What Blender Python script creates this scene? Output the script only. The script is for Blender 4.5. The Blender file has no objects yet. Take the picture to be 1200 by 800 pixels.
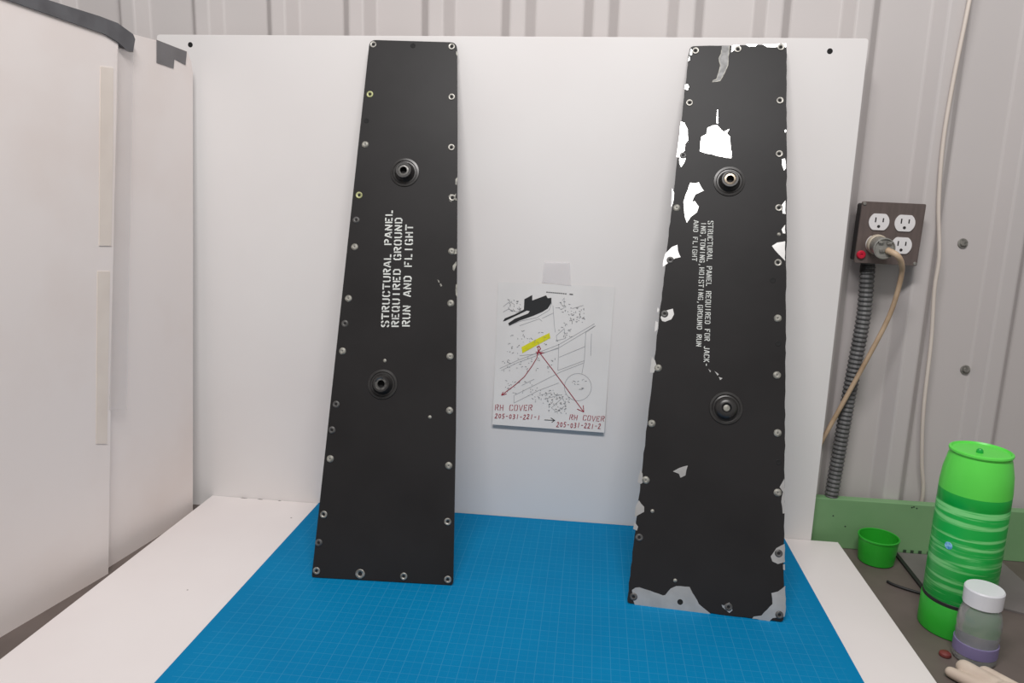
import bpy, bmesh, math, random
from mathutils import Vector, Matrix
from mathutils.geometry import tessellate_polygon
random.seed(7)
scene = bpy.context.scene
COL = scene.collection

# ------------------------------------------------------------------ camera
cam_data = bpy.data.cameras.new('camera')
cam_data.sensor_fit = 'HORIZONTAL'
cam_data.sensor_width = 36.0
cam_data.lens = 36.0 * 857.972 / 1200.0
cam_data.clip_start = 0.02
camera = bpy.data.objects.new('camera', cam_data)
camera.location = (0.8264, -1.3603, 0.6285)
camera.rotation_euler = (1.3756, -0.0280, 0.1127)
COL.objects.link(camera)
scene.camera = camera

# ------------------------------------------------------------------ world, lamps, exposure
world = bpy.data.worlds.new('workshop_ambient')
scene.world = world
world.use_nodes = True
bg = world.node_tree.nodes['Background']
bg.inputs['Color'].default_value = (1.0, 0.985, 0.98, 1)
bg.inputs['Strength'].default_value = 0.32

def ceiling_lamp(name, loc, rot, sx, sy, watts, color=(1, 0.985, 0.978)):
    d = bpy.data.lights.new(name, 'AREA')
    d.shape = 'RECTANGLE'; d.size = sx; d.size_y = sy
    d.energy = watts; d.color = color
    o = bpy.data.objects.new(name, d)
    o.location = loc; o.rotation_euler = rot
    COL.objects.link(o)
    return o
# tube fitting under the workshop ceiling, above and just in front of the bench
ceiling_lamp('ceiling_tube_light', (0.80, -1.22, 1.95), (math.radians(28), 0, 0), 0.95, 0.22, 31)

vs = scene.view_settings
vs.view_transform = 'Standard'
vs.look = 'None'
vs.gamma = 1.0
vs.use_curve_mapping = False
vs.exposure = 0.03

TABLE = -0.024          # height of the workbench top; the white base board's top is z = 0

# ------------------------------------------------------------------ measured outlines (metres)
L_frame = [[0.3904, -0.29313, 0.003], [0.99862, 0.05248, 0.0], [-0.01563, 0.29733, 0.95465], [0.0501, -0.95333, 0.29774]]
R_frame = [[0.90574, -0.2892, 0.003], [0.99756, -0.0698, 0.0], [0.0216, 0.30865, 0.95093], [-0.06638, -0.94861, 0.30941]]
L_out = [[0.0, 0.0], [0.235, 0.0], [0.2258, 0.2577], [0.2124, 0.5479], [0.201, 0.7757], [0.1919, 0.9317], [0.0352, 0.9337]]
R_out = [[0.0, 0.0], [0.2362, -0.0], [0.2297, 0.2176], [0.2224, 0.46], [0.214, 0.715], [0.2053, 0.9334], [0.0472, 0.9316]]
L_riv = [["g", 0.0422, 0.9249], ["h", 0.1138, 0.9241], ["g", 0.1829, 0.9236], ["y", 0.0424, 0.8323], ["g", 0.1879, 0.8307], ["h", 0.0395, 0.7838], ["r", 0.0401, 0.7403], ["g", 0.1924, 0.739], ["y", 0.0355, 0.6488], ["g", 0.1987, 0.6489], ["d", 0.0334, 0.6044], ["r", 0.0338, 0.5568], ["r", 0.2028, 0.5546], ["r", 0.0292, 0.4664], ["r", 0.206, 0.4645], ["d", 0.0263, 0.4229], ["r", 0.0253, 0.3756], ["r", 0.2097, 0.3739], ["d", 0.0207, 0.285], ["r", 0.2139, 0.283], ["d", 0.0168, 0.2417], ["r", 0.0172, 0.1938], ["r", 0.2173, 0.192], ["g", 0.0129, 0.102], ["g", 0.2206, 0.1009], ["d", 0.0079, 0.0559], ["g", 0.0075, 0.0104], ["b", 0.0805, 0.0095], ["g", 0.153, 0.0095], ["g", 0.2257, 0.0084], ["s", 0.0989, 0.3624], ["s", 0.1812, 0.2707]]
R_riv = [["g", 0.0571, 0.9232], ["g", 0.1269, 0.9255], ["g", 0.1964, 0.9286], ["g", 0.052, 0.8298], ["g", 0.1987, 0.8346], ["d", 0.0466, 0.7366], ["g", 0.2012, 0.7422], ["r", 0.041, 0.6453], ["g", 0.2041, 0.6505], ["s", 0.2059, 0.6061], ["d", 0.0355, 0.5557], ["g", 0.2064, 0.5589], ["h", 0.1992, 0.5296], ["d", 0.0315, 0.465], ["r", 0.2096, 0.4678], ["h", 0.2118, 0.4273], ["r", 0.0263, 0.375], ["r", 0.212, 0.3765], ["r", 0.0215, 0.2843], ["r", 0.2166, 0.2852], ["h", 0.2198, 0.24], ["r", 0.0176, 0.1934], ["r", 0.2203, 0.1931], ["s", 0.0309, 0.1457], ["d", 0.0127, 0.1025], ["d", 0.2253, 0.1011], ["d", 0.0097, 0.0106], ["h", 0.0816, 0.0111], ["d", 0.1546, 0.0124], ["d", 0.2299, 0.0098], ["s", 0.0722, 0.0426]]
L_boss = [[0.1134, 0.6916], [0.098, 0.3222]]
R_boss = [[0.1236, 0.6931], [0.1363, 0.3181]]
R_chips = [[[0.1001, 0.9325], [0.1126, 0.9324], [0.1117, 0.9131], [0.1117, 0.897], [0.1069, 0.883], [0.1002, 0.869], [0.0881, 0.867], [0.0891, 0.8698], [0.0945, 0.8718], [0.0982, 0.887], [0.0996, 0.8971], [0.0964, 0.9091], [0.0997, 0.9172]], [[0.0733, 0.7461], [0.0747, 0.7697], [0.0829, 0.7745], [0.0841, 0.7856], [0.092, 0.7896], [0.0993, 0.7905], [0.1062, 0.7827], [0.1108, 0.7788], [0.1196, 0.7841], [0.1156, 0.7762], [0.1213, 0.7704], [0.1234, 0.7489], [0.1255, 0.7431], [0.1249, 0.7334], [0.1085, 0.7358], [0.0864, 0.7405], [0.0742, 0.7441]], [[0.0983, 0.8173], [0.0998, 0.8173], [0.1006, 0.7936], [0.0984, 0.7936]], [[0.0397, 0.7961], [0.045, 0.7942], [0.0511, 0.7832], [0.0533, 0.7634], [0.0488, 0.7575], [0.0484, 0.7456], [0.0409, 0.7337], [0.0357, 0.7336], [0.0366, 0.7454], [0.0382, 0.7691]], [[0.0409, 0.7345], [0.0512, 0.7339], [0.0498, 0.726], [0.0444, 0.7161], [0.0412, 0.7219]], [[0.0514, 0.656], [0.0606, 0.6892], [0.0691, 0.6883], [0.0744, 0.6904], [0.0831, 0.6763], [0.0701, 0.6693], [0.0653, 0.6564], [0.0699, 0.6577], [0.0766, 0.6483], [0.0742, 0.6386], [0.0648, 0.6306], [0.0588, 0.6201], [0.055, 0.6303], [0.052, 0.6522]], [[0.0314, 0.6787], [0.0352, 0.671], [0.0343, 0.6536], [0.0318, 0.6457]], [[0.0424, 0.8549], [0.0432, 0.8617], [0.0468, 0.8629], [0.0493, 0.8581], [0.0474, 0.8521]], [[0.0265, 0.566], [0.0368, 0.5779], [0.0456, 0.5821], [0.0469, 0.5726], [0.0522, 0.5614], [0.0433, 0.5591], [0.0328, 0.551], [0.0241, 0.5438], [0.0245, 0.5564]], [[0.0255, 0.4583], [0.0285, 0.4678], [0.0373, 0.4721], [0.0444, 0.4743], [0.0467, 0.4651], [0.0429, 0.4567], [0.0331, 0.452], [0.0283, 0.4529]], [[0.0197, 0.4756], [0.0229, 0.4713], [0.0206, 0.4666], [0.019, 0.4692]], [[0.0175, 0.4522], [0.0216, 0.4506], [0.0212, 0.4375], [0.0171, 0.4343]], [[0.0152, 0.3926], [0.0206, 0.3874], [0.0237, 0.3784], [0.02, 0.3671], [0.0136, 0.3666]], [[0.2058, 0.7331], [0.2103, 0.7343], [0.2124, 0.7172], [0.2094, 0.714], [0.2062, 0.7235]], [[0.2078, 0.7832], [0.2102, 0.784], [0.2104, 0.7794], [0.2083, 0.7794]], [[0.2075, 0.6543], [0.2138, 0.6632], [0.215, 0.6406], [0.2104, 0.6412]], [[0.2097, 0.6149], [0.215, 0.6226], [0.2159, 0.6076], [0.2117, 0.6082]], [[0.1958, 0.5863], [0.2036, 0.5922], [0.216, 0.5949], [0.2173, 0.5623], [0.2097, 0.5701]], [[0.2292, 0.2154], [0.2228, 0.202], [0.228, 0.1949], [0.2261, 0.1795], [0.2288, 0.1621], [0.2322, 0.1624]], [[0.2138, 0.0953], [0.2216, 0.1086], [0.2335, 0.1164], [0.235, 0.0892], [0.2249, 0.0851], [0.2165, 0.0881]], [[0.2323, 0.0849], [0.2351, 0.0862], [0.2355, 0.0769], [0.233, 0.0776]], [[0.0047, 0.1891], [0.0081, 0.2105], [0.0118, 0.2029], [0.0141, 0.19], [0.0101, 0.1865]], [[0.0041, 0.1498], [0.0086, 0.1607], [0.0176, 0.1511], [0.018, 0.1434], [0.0035, 0.1331]], [[0.0034, 0.1263], [0.0101, 0.1192], [0.0085, 0.1128], [0.0026, 0.1148]], [[0.0592, 0.211], [0.0682, 0.217], [0.0818, 0.2224], [0.0791, 0.2065], [0.0716, 0.2022], [0.0687, 0.2082]], [[0.0065, 0.0205], [0.0118, 0.0248], [0.0179, 0.026], [0.0351, 0.0227], [0.0548, 0.0179], [0.0583, 0.019], [0.0661, 0.0299], [0.0743, 0.0345], [0.0946, 0.0357], [0.0998, 0.0268], [0.1102, 0.0114], [0.1285, -0.001], [0.0966, -0.002], [0.0631, -0.0014], [0.0123, -0.0016], [0.0094, 0.0053]], [[0.1903, -0.0006], [0.1925, 0.0027], [0.2039, 0.0057], [0.2192, 0.0246], [0.217, 0.0406], [0.2265, 0.0441], [0.2369, 0.0539], [0.2388, 0.0165], [0.2377, 0.0083], [0.2201, 0.0038], [0.2157, -0.0014]], [[0.1442, 0.0148], [0.1478, 0.0136], [0.1505, 0.0163], [0.1557, 0.0193], [0.1583, 0.0137], [0.1609, 0.0082], [0.1564, 0.0036], [0.1516, 0.007], [0.1456, 0.011]], [[0.1166, 0.9318], [0.1277, 0.9337], [0.1306, 0.9302], [0.1221, 0.9253], [0.1164, 0.9203]], [[0.1392, 0.9336], [0.1583, 0.9338], [0.155, 0.93], [0.1452, 0.9301]], [[0.1669, 0.9337], [0.2043, 0.9346], [0.2046, 0.9281], [0.197, 0.9308], [0.1861, 0.9283], [0.174, 0.9291]], [[0.0481, 0.9153], [0.0489, 0.9269], [0.0515, 0.9246], [0.051, 0.9153]], [[0.0455, 0.9045], [0.0472, 0.913], [0.0486, 0.9065]], [[0.1057, 0.379], [0.11, 0.3761], [0.1091, 0.3738]], [[0.1157, 0.3765], [0.1226, 0.3716], [0.1207, 0.3693]], [[0.1228, 0.3673], [0.1286, 0.3656], [0.1251, 0.3622]]]
L_chips = [[[0.206, 0.5293], [0.2117, 0.538], [0.2128, 0.5322], [0.2088, 0.5204], [0.2063, 0.523]], [[0.2131, 0.4972], [0.2154, 0.4985], [0.2162, 0.476], [0.2137, 0.4798]], [[0.1807, 0.505], [0.1835, 0.5035], [0.1853, 0.4989], [0.1829, 0.5004]], [[0.1854, 0.4974], [0.1876, 0.4983], [0.1898, 0.4941], [0.1872, 0.4928]], [[0.2025, 0.6817], [0.2055, 0.6858], [0.2054, 0.6718], [0.203, 0.6729]], [[0.1917, 0.6514], [0.1961, 0.6556], [0.2002, 0.6525], [0.2054, 0.657], [0.2042, 0.6506], [0.2077, 0.6439], [0.2005, 0.6465], [0.1977, 0.6417], [0.1937, 0.6435], [0.195, 0.6476]], [[0.2053, 0.5574], [0.2114, 0.5592], [0.2118, 0.5506], [0.2064, 0.55]], [[0.1913, 0.9151], [0.1938, 0.9143], [0.1942, 0.9068], [0.1921, 0.9084]]]
L_text = [["STRUCTURAL PANEL", [0.102, 0.4198], [0.0963, 0.624], [0.0896, 0.4193]], ["REQUIRED GROUND", [0.1193, 0.4204], [0.1137, 0.6109], [0.1069, 0.4199]], ["RUN AND FLIGHT", [0.1382, 0.4219], [0.1336, 0.5994], [0.1251, 0.4214]]]
R_text = [["STRUCTURAL PANEL REQUIRED FOR JACK-", [0.0928, 0.6246], [0.0981, 0.3827], [0.1013, 0.6249]], ["ING,TOWING,HOISTING,GROUND RUN", [0.0819, 0.6224], [0.0848, 0.4145], [0.0899, 0.6226]], ["AND FLIGHT", [0.0698, 0.625], [0.0706, 0.5555], [0.0776, 0.6253]]]
paper = [[0.6469, 0.1934], [0.8632, 0.1908], [0.8682, 0.4705], [0.651, 0.4712]]
tape = [[0.7334, 0.4742], [0.7876, 0.4695], [0.7834, 0.5126], [0.7357, 0.5117]]
sil = [[0.662, 0.3965], [0.6652, 0.4023], [0.6836, 0.4107], [0.701, 0.4208], [0.7013, 0.4404], [0.7159, 0.449], [0.7162, 0.4388], [0.729, 0.444], [0.7417, 0.4496], [0.7451, 0.4442], [0.7519, 0.4454], [0.7523, 0.4357], [0.7458, 0.4247], [0.7355, 0.4177], [0.7186, 0.4095], [0.6933, 0.3994], [0.674, 0.3886], [0.672, 0.3932], [0.6839, 0.4022], [0.7092, 0.4137], [0.7123, 0.4185], [0.7067, 0.4192], [0.6837, 0.4069], [0.6662, 0.3976]]
yel = [[0.6986, 0.3484], [0.7271, 0.3656], [0.7508, 0.3786], [0.753, 0.3688], [0.7275, 0.3533], [0.7008, 0.3366]]
grey = [[[0.6582, 0.3045], [0.6909, 0.3217], [0.7693, 0.3568], [0.8341, 0.3999]], [[0.6612, 0.3008], [0.6934, 0.3185], [0.7718, 0.3522], [0.8366, 0.3963]], [[0.7693, 0.3568], [0.7695, 0.3067]], [[0.8189, 0.3828], [0.8187, 0.3285]], [[0.7712, 0.3326], [0.8193, 0.356]], [[0.7695, 0.3067], [0.8187, 0.3285]], [[0.8189, 0.3828], [0.8344, 0.3952]], [[0.8187, 0.3285], [0.8153, 0.3034]], [[0.8296, 0.381], [0.8303, 0.3386]], [[0.7359, 0.4056], [0.7567, 0.4168]], [[0.7553, 0.4312], [0.7595, 0.3926], [0.7619, 0.38]], [[0.6936, 0.3895], [0.7304, 0.4044], [0.7361, 0.4]], [[0.674, 0.3886], [0.6933, 0.398], [0.7257, 0.4065], [0.7483, 0.4216], [0.7532, 0.4357]], [[0.6618, 0.4247], [0.6736, 0.4346], [0.6831, 0.4294]], [[0.662, 0.4144], [0.6717, 0.4205], [0.6882, 0.4156], [0.6964, 0.4192]], [[0.6882, 0.2536], [0.7394, 0.2833], [0.7761, 0.3047], [0.8171, 0.3236]], [[0.6886, 0.2388], [0.7352, 0.2661], [0.7723, 0.2827]], [[0.6872, 0.2535], [0.6877, 0.2378]], [[0.7018, 0.2739], [0.7251, 0.2873]], [[0.6954, 0.3315], [0.7374, 0.3385], [0.7696, 0.3497]], [[0.764, 0.374], [0.7782, 0.3879], [0.7808, 0.3692], [0.7653, 0.3646], [0.764, 0.374]], [[0.7917, 0.4268], [0.812, 0.4337]], [[0.7728, 0.4412], [0.7758, 0.446], [0.7766, 0.4275], [0.7729, 0.4259]], [[0.76, 0.4268], [0.7688, 0.4271]], [[0.7601, 0.2333], [0.7805, 0.2541], [0.7882, 0.2399], [0.7698, 0.2265], [0.7601, 0.2333]], [[0.7356, 0.2563], [0.759, 0.2626]], [[0.7453, 0.2496], [0.7733, 0.2585]], [[0.8346, 0.2781], [0.8341, 0.2712], [0.8318, 0.2646], [0.828, 0.2589], [0.8229, 0.2544], [0.8169, 0.2513], [0.8103, 0.25], [0.8036, 0.2505], [0.7972, 0.2528], [0.7917, 0.2568], [0.7874, 0.262], [0.7845, 0.2683], [0.7834, 0.2752], [0.784, 0.2821], [0.7863, 0.2886], [0.7901, 0.2943], [0.7952, 0.2988], [0.8013, 0.3018], [0.8079, 0.303], [0.8145, 0.3025], [0.8208, 0.3002], [0.8262, 0.2963], [0.8305, 0.2911], [0.8334, 0.2849], [0.8346, 0.2781]]]
red = [[[0.7308, 0.3406], [0.7284, 0.3285], [0.7204, 0.3136], [0.706, 0.2911], [0.6876, 0.2731], [0.6629, 0.2521]], [[0.6629, 0.2521], [0.6661, 0.2591]], [[0.6629, 0.2521], [0.6728, 0.2556]], [[0.7326, 0.3406], [0.7571, 0.3108], [0.7867, 0.2739], [0.8225, 0.2288]], [[0.8225, 0.2288], [0.8209, 0.2419]], [[0.8225, 0.2288], [0.8096, 0.2339]], [[0.7276, 0.3499], [0.7322, 0.3525], [0.7352, 0.347], [0.7307, 0.3429], [0.7383, 0.3376]], [[0.7261, 0.3403], [0.742, 0.3397]], [[0.7304, 0.3505], [0.7309, 0.3363]], [[0.7281, 0.3361], [0.7352, 0.3479]]]
hand = [["RH COVER", [0.6507, 0.2217], [0.7233, 0.2262], [0.6514, 0.2332]], ["205-031-221-1", [0.651, 0.2068], [0.7392, 0.2089], [0.6508, 0.2158]], ["RH COVER", [0.795, 0.2129], [0.8617, 0.2121], [0.7955, 0.2232]], ["205-031-221-2", [0.771, 0.1965], [0.8559, 0.198], [0.7716, 0.206]]]
blk = [[[0.7477, 0.2089], [0.7667, 0.2091]], [[0.7599, 0.2136], [0.7677, 0.2092], [0.7621, 0.2049]]]
n_right = [0.99157, -0.1244, -0.03629]
n_left = [0.98369, -0.17854, -0.02172]
sheet_right = [[0.04237, -0.04711, -0.024], [0.06382, -0.02891, 0.4998], [0.07738, -0.0185, 0.83451], [0.0776, -0.02259, 0.85465], [0.07677, -0.03378, 0.87028], [0.06725, -0.11052, 0.87316], [0.05879, -0.17745, 0.87153], [0.04441, -0.29239, 0.87253], [0.00444, -0.34945, -0.024]]
sheet_left = [[0.02727, -0.28976, -0.024], [0.03363, -0.27517, 0.14412], [0.04249, -0.25449, 0.37552], [0.05068, -0.23474, 0.5839], [0.05781, -0.21666, 0.75865], [0.0613, -0.20865, 0.8504], [0.0614, -0.21109, 0.87529], [-0.01903, -0.65541, 0.88496], [-0.04931, -0.71166, -0.024]]
duct = [[-0.0013, -0.57396, 0.87949], [0.04418, -0.32127, 0.86281], [0.05934, -0.23704, 0.85725], [0.06357, -0.21299, 0.85083], [0.06635, -0.19664, 0.84246], [0.06883, -0.18283, 0.84116], [0.07033, -0.17708, 0.86188], [0.06977, -0.18101, 0.86889], [0.06454, -0.21104, 0.87909], [0.05847, -0.2448, 0.88144], [0.04491, -0.31966, 0.88264], [0.00423, -0.54424, 0.88624]]
patch = [[0.06828, -0.11211, 0.87381], [0.07772, -0.03554, 0.86922], [0.07632, -0.03986, 0.84578], [0.07283, -0.06915, 0.85081], [0.07188, -0.07201, 0.83456], [0.06671, -0.11378, 0.83663]]
clear = [[0.0623, -0.21327, 0.84185], [0.06841, -0.17974, 0.84304], [0.05557, -0.21037, 0.51323], [0.04566, -0.23322, 0.25231], [0.03922, -0.26998, 0.26263], [0.0496, -0.24356, 0.51552]]
mask1 = [[0.05471, -0.24651, 0.80804], [0.05918, -0.22205, 0.80962], [0.05446, -0.23208, 0.6782], [0.04876, -0.24571, 0.53221], [0.04458, -0.26892, 0.5335], [0.04978, -0.25767, 0.6766]]
mask2 = [[0.04256, -0.27512, 0.49325], [0.04687, -0.25116, 0.4911], [0.04078, -0.26567, 0.33455], [0.03579, -0.27745, 0.20545], [0.03217, -0.29823, 0.21232], [0.03682, -0.28805, 0.33948]]
scuff = [[0.03824, -0.32574, 0.7687], [0.03819, -0.32584, 0.7675]]
bottle = [1.4337, -0.303, -0.024]
glove = [[1.3583, -0.3589, -0.024], [1.3585, -0.3888, -0.024], [1.3833, -0.3394, -0.024], [1.3826, -0.3852, -0.024], [1.3862, -0.3041, -0.024], [1.3981, -0.3718, -0.024]]
cap = [1.3872, -0.0103, -0.024]
plate_edge = [[1.4351, 0.0182, -0.024], [1.4313, -0.1176, -0.024], [1.4432, 0.023, -0.024], [1.5642, 0.0193, -0.024]]
cable = [[1.3778, -0.109, -0.024], [1.3931, -0.121, -0.024], [1.4122, -0.1264, -0.024], [1.4267, -0.1353, -0.024]]
notch = [[1.4503, 0.0455, -0.024], [1.4639, 0.0478, -0.024], [1.4793, 0.0504, -0.024], [1.4981, 0.0536, -0.024]]

# ------------------------------------------------------------------ helpers
def lin(c):
    return tuple(((v / 255.0) / 12.92 if v / 255.0 <= 0.04045 else ((v / 255.0 + 0.055) / 1.055) ** 2.4) for v in c) + (1.0,)

def mat(name, rgb, rough=0.5, metal=0.0, rgb2=None, nscale=8.0, mix=1.0, bump=0.0, bscale=60.0, alpha=1.0, trans=0.0, spec=0.5, lo=0.4, hi=0.65, stretch=None):
    m = bpy.data.materials.new(name)
    m.use_nodes = True
    nt = m.node_tree; b = nt.nodes['Principled BSDF']
    b.inputs['Base Color'].default_value = lin(rgb)
    b.inputs['Roughness'].default_value = rough
    b.inputs['Metallic'].default_value = metal
    b.inputs['Alpha'].default_value = alpha
    b.inputs['Transmission Weight'].default_value = trans
    b.inputs['Specular IOR Level'].default_value = spec
    tc = nt.nodes.new('ShaderNodeTexCoord')
    src = tc.outputs['Object']
    if stretch:
        mp = nt.nodes.new('ShaderNodeMapping'); mp.inputs['Scale'].default_value = stretch
        nt.links.new(src, mp.inputs['Vector']); src = mp.outputs['Vector']
    if rgb2 is None:
        rgb2 = tuple(max(0, v - 7) for v in rgb)
    n = nt.nodes.new('ShaderNodeTexNoise'); n.inputs['Scale'].default_value = nscale; n.inputs['Detail'].default_value = 5
    r = nt.nodes.new('ShaderNodeValToRGB')
    r.color_ramp.elements[0].position = lo; r.color_ramp.elements[1].position = hi
    r.color_ramp.elements[0].color = lin(rgb); r.color_ramp.elements[1].color = lin(rgb2)
    nt.links.new(src, n.inputs['Vector']); nt.links.new(n.outputs['Fac'], r.inputs['Fac'])
    nt.links.new(r.outputs['Color'], b.inputs['Base Color'])
    if bump:
        n2 = nt.nodes.new('ShaderNodeTexNoise'); n2.inputs['Scale'].default_value = bscale; n2.inputs['Detail'].default_value = 4
        bp = nt.nodes.new('ShaderNodeBump'); bp.inputs['Strength'].default_value = bump; bp.inputs['Distance'].default_value = 0.002
        nt.links.new(src, n2.inputs['Vector']); nt.links.new(n2.outputs['Fac'], bp.inputs['Height'])
        nt.links.new(bp.outputs['Normal'], b.inputs['Normal'])
    return m

def mesh(name, verts, faces, m, parent=None, smooth=False, mats=None, fm=None):
    me = bpy.data.meshes.new(name)
    me.from_pydata([tuple(v) for v in verts], [], faces)
    for x in (mats or [m]):
        me.materials.append(x)
    if fm:
        for p, i in zip(me.polygons, fm):
            p.material_index = i
    if smooth:
        for p in me.polygons: p.use_smooth = True
    me.update()
    o = bpy.data.objects.new(name, me)
    COL.objects.link(o)
    if parent: o.parent = parent
    return o

def fixn(o):
    bm = bmesh.new(); bm.from_mesh(o.data)
    bmesh.ops.recalc_face_normals(bm, faces=bm.faces)
    bm.to_mesh(o.data); bm.free()
    return o

def bevel(o, w, seg=2):
    b = o.modifiers.new('bevel', 'BEVEL'); b.width = w; b.segments = seg; b.limit_method = 'ANGLE'
    return o

def tag(o, label, cat, group=None, kind=None):
    o['label'] = label
    o['category'] = cat
    if group: o['group'] = group
    if kind: o['kind'] = kind
    return o

def empty(name, loc=(0, 0, 0), mw=None):
    o = bpy.data.objects.new(name, None); COL.objects.link(o)
    o.empty_display_size = 0.03
    if mw is not None: o.matrix_world = mw
    else: o.location = loc
    return o

def box(name, a, b, m, parent=None, bev=0.0):
    x0, y0, z0 = a; x1, y1, z1 = b
    v = [(x0,y0,z0),(x1,y0,z0),(x1,y1,z0),(x0,y1,z0),(x0,y0,z1),(x1,y0,z1),(x1,y1,z1),(x0,y1,z1)]
    f = [(3,2,1,0),(4,5,6,7),(0,1,5,4),(1,2,6,5),(2,3,7,6),(3,0,4,7)]
    o = mesh(name, v, f, m, parent)
    if bev: bevel(o, bev)
    return o

def lathe_data(prof, seg=28, axis='Z'):
    v, f = [], []
    for r, h in prof:
        for k in range(seg):
            a = 2 * math.pi * k / seg
            p = (r * math.cos(a), r * math.sin(a), h)
            v.append(p if axis == 'Z' else (p[0], -p[2], p[1]))
    for i in range(len(prof) - 1):
        for k in range(seg):
            a, b = i * seg + k, i * seg + (k + 1) % seg
            f.append((a, b, b + seg, a + seg))
    return v, f

def lathe(name, prof, m, parent=None, seg=28, axis='Z', loc=(0, 0, 0), smooth=True, mats=None, ringmat=None):
    v, f = lathe_data(prof, seg, axis)
    v = [(p[0] + loc[0], p[1] + loc[1], p[2] + loc[2]) for p in v]
    fm = None
    if ringmat: fm = [ringmat[i // seg] for i in range(len(f))]
    o = mesh(name, v, f, m, parent, smooth, mats, fm)
    fixn(o)
    if smooth:
        e = o.modifiers.new('edges', 'EDGE_SPLIT'); e.split_angle = math.radians(35)
    return o

def spline(pts, n=8):
    P = [Vector(p) for p in pts]
    P = [P[0] * 2 - P[1]] + P + [P[-1] * 2 - P[-2]]
    out = []
    for i in range(1, len(P) - 2):
        a, b, c, d = P[i-1], P[i], P[i+1], P[i+2]
        for k in range(n):
            t = k / n
            out.append(0.5 * ((2*b) + (c-a)*t + (2*a-5*b+4*c-d)*t*t + (3*b-a-3*c+d)*t**3))
    out.append(P[-2])
    return out

def tube(name, pts, rad, m, parent=None, seg=10, radii=None, smooth=True):
    P = [Vector(p) for p in pts]
    v, f = [], []
    up = Vector((0.3, 1, 0.2)).normalized()
    for i, p in enumerate(P):
        d = (P[min(i+1, len(P)-1)] - P[max(i-1, 0)]).normalized()
        a = d.cross(up).normalized(); b = d.cross(a)
        r = radii[i] if radii else rad
        for k in range(seg):
            t = 2 * math.pi * k / seg
            v.append(p + (a * math.cos(t) + b * math.sin(t)) * r)
    for i in range(len(P) - 1):
        for k in range(seg):
            q, w = i*seg+k, i*seg+(k+1) % seg
            f.append((q, w, w+seg, q+seg))
    f.append(tuple(range(seg))); f.append(tuple(range((len(P)-1)*seg, len(P)*seg)))
    return fixn(mesh(name, v, f, m, parent, smooth))

def prism(name, outline, depth, m, parent=None, z0=0.0, side=None):
    """flat polygon (x, y) from z0 to z0 + depth; side faces may carry a second material"""
    n = len(outline)
    v = [(x, y, z0) for x, y in outline] + [(x, y, z0 + depth) for x, y in outline]
    tri = tessellate_polygon([[Vector((x, y, 0)) for x, y in outline]])
    f = [tuple(t) for t in tri] + [tuple(i + n for i in t) for t in tri]
    fm = [0] * len(f)
    for i in range(n):
        j = (i + 1) % n
        f.append((i, j, j + n, i + n)); fm.append(1 if side else 0)
    return fixn(mesh(name, v, f, m, parent, False, [m, side] if side else None, fm))

def slab(name, pts, normal, depth, m, parent, origin):
    """polygon of 3-D points given a thickness along its normal"""
    nrm = Vector(normal); O = Vector(origin); n = len(pts)
    P = [Vector(p) - O for p in pts]
    v = [p - nrm * depth for p in P] + P
    ax = nrm.orthogonal().normalized(); ay = nrm.cross(ax)
    tri = tessellate_polygon([[Vector((p.dot(ax), p.dot(ay), 0)) for p in P]])
    f = [tuple(t) for t in tri] + [tuple(i + n for i in t) for t in tri]
    for i in range(n):
        j = (i + 1) % n
        f.append((i, j, j + n, i + n))
    return fixn(mesh(name, v, f, m, parent))

def rough_outline(pts, step, amp, rng):
    out = []
    n = len(pts)
    for i in range(n):
        a, b = Vector(pts[i]), Vector(pts[(i+1) % n])
        k = max(1, int((b - a).length / step))
        for j in range(k):
            p = a.lerp(b, j / k)
            if j: p = p + Vector((rng.uniform(-amp, amp), rng.uniform(-amp, amp)))
            out.append((p.x, p.y))
    return out

def round_corners(pts, radii, seg=5):
    out = []; n = len(pts)
    for i in range(n):
        r = radii[i]
        p = Vector(pts[i])
        if r <= 0: out.append((p.x, p.y)); continue
        a = (Vector(pts[i-1]) - p).normalized(); b = (Vector(pts[(i+1) % n]) - p).normalized()
        for k in range(seg + 1):
            t = k / seg
            q = (1-t)**2 * (p + a*r) + 2*t*(1-t) * p + t*t * (p + b*r)
            out.append((q.x, q.y))
    return out

def ribbon(pl, w):
    """polyline -> list of (verts2d, quads) with mitred joints"""
    P = [Vector(p) for p in pl]
    V = []; Fq = []
    for i, p in enumerate(P):
        d0 = (P[i] - P[i-1]).normalized() if i else (P[1] - P[0]).normalized()
        d1 = (P[i+1] - P[i]).normalized() if i < len(P)-1 else d0
        n0 = Vector((-d0.y, d0.x)); n1 = Vector((-d1.y, d1.x))
        mdir = (n0 + n1)
        if mdir.length < 1e-6: mdir = n0
        mdir.normalize()
        k = w / 2 / max(0.45, mdir.dot(n0))
        V += [p + mdir * k, p - mdir * k]
    for i in range(len(P) - 1):
        Fq.append((2*i, 2*i+1, 2*i+3, 2*i+2))
    return V, Fq

def strokes(name, polys, w, m, parent, place):
    v, f = [], []
    for pl in polys:
        if len(pl) < 2: continue
        V, Q = ribbon(pl, w)
        o = len(v)
        v += [place(p.x, p.y) for p in V]
        f += [tuple(i + o for i in q) for q in Q]
    return mesh(name, v, f, m, parent)

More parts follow.
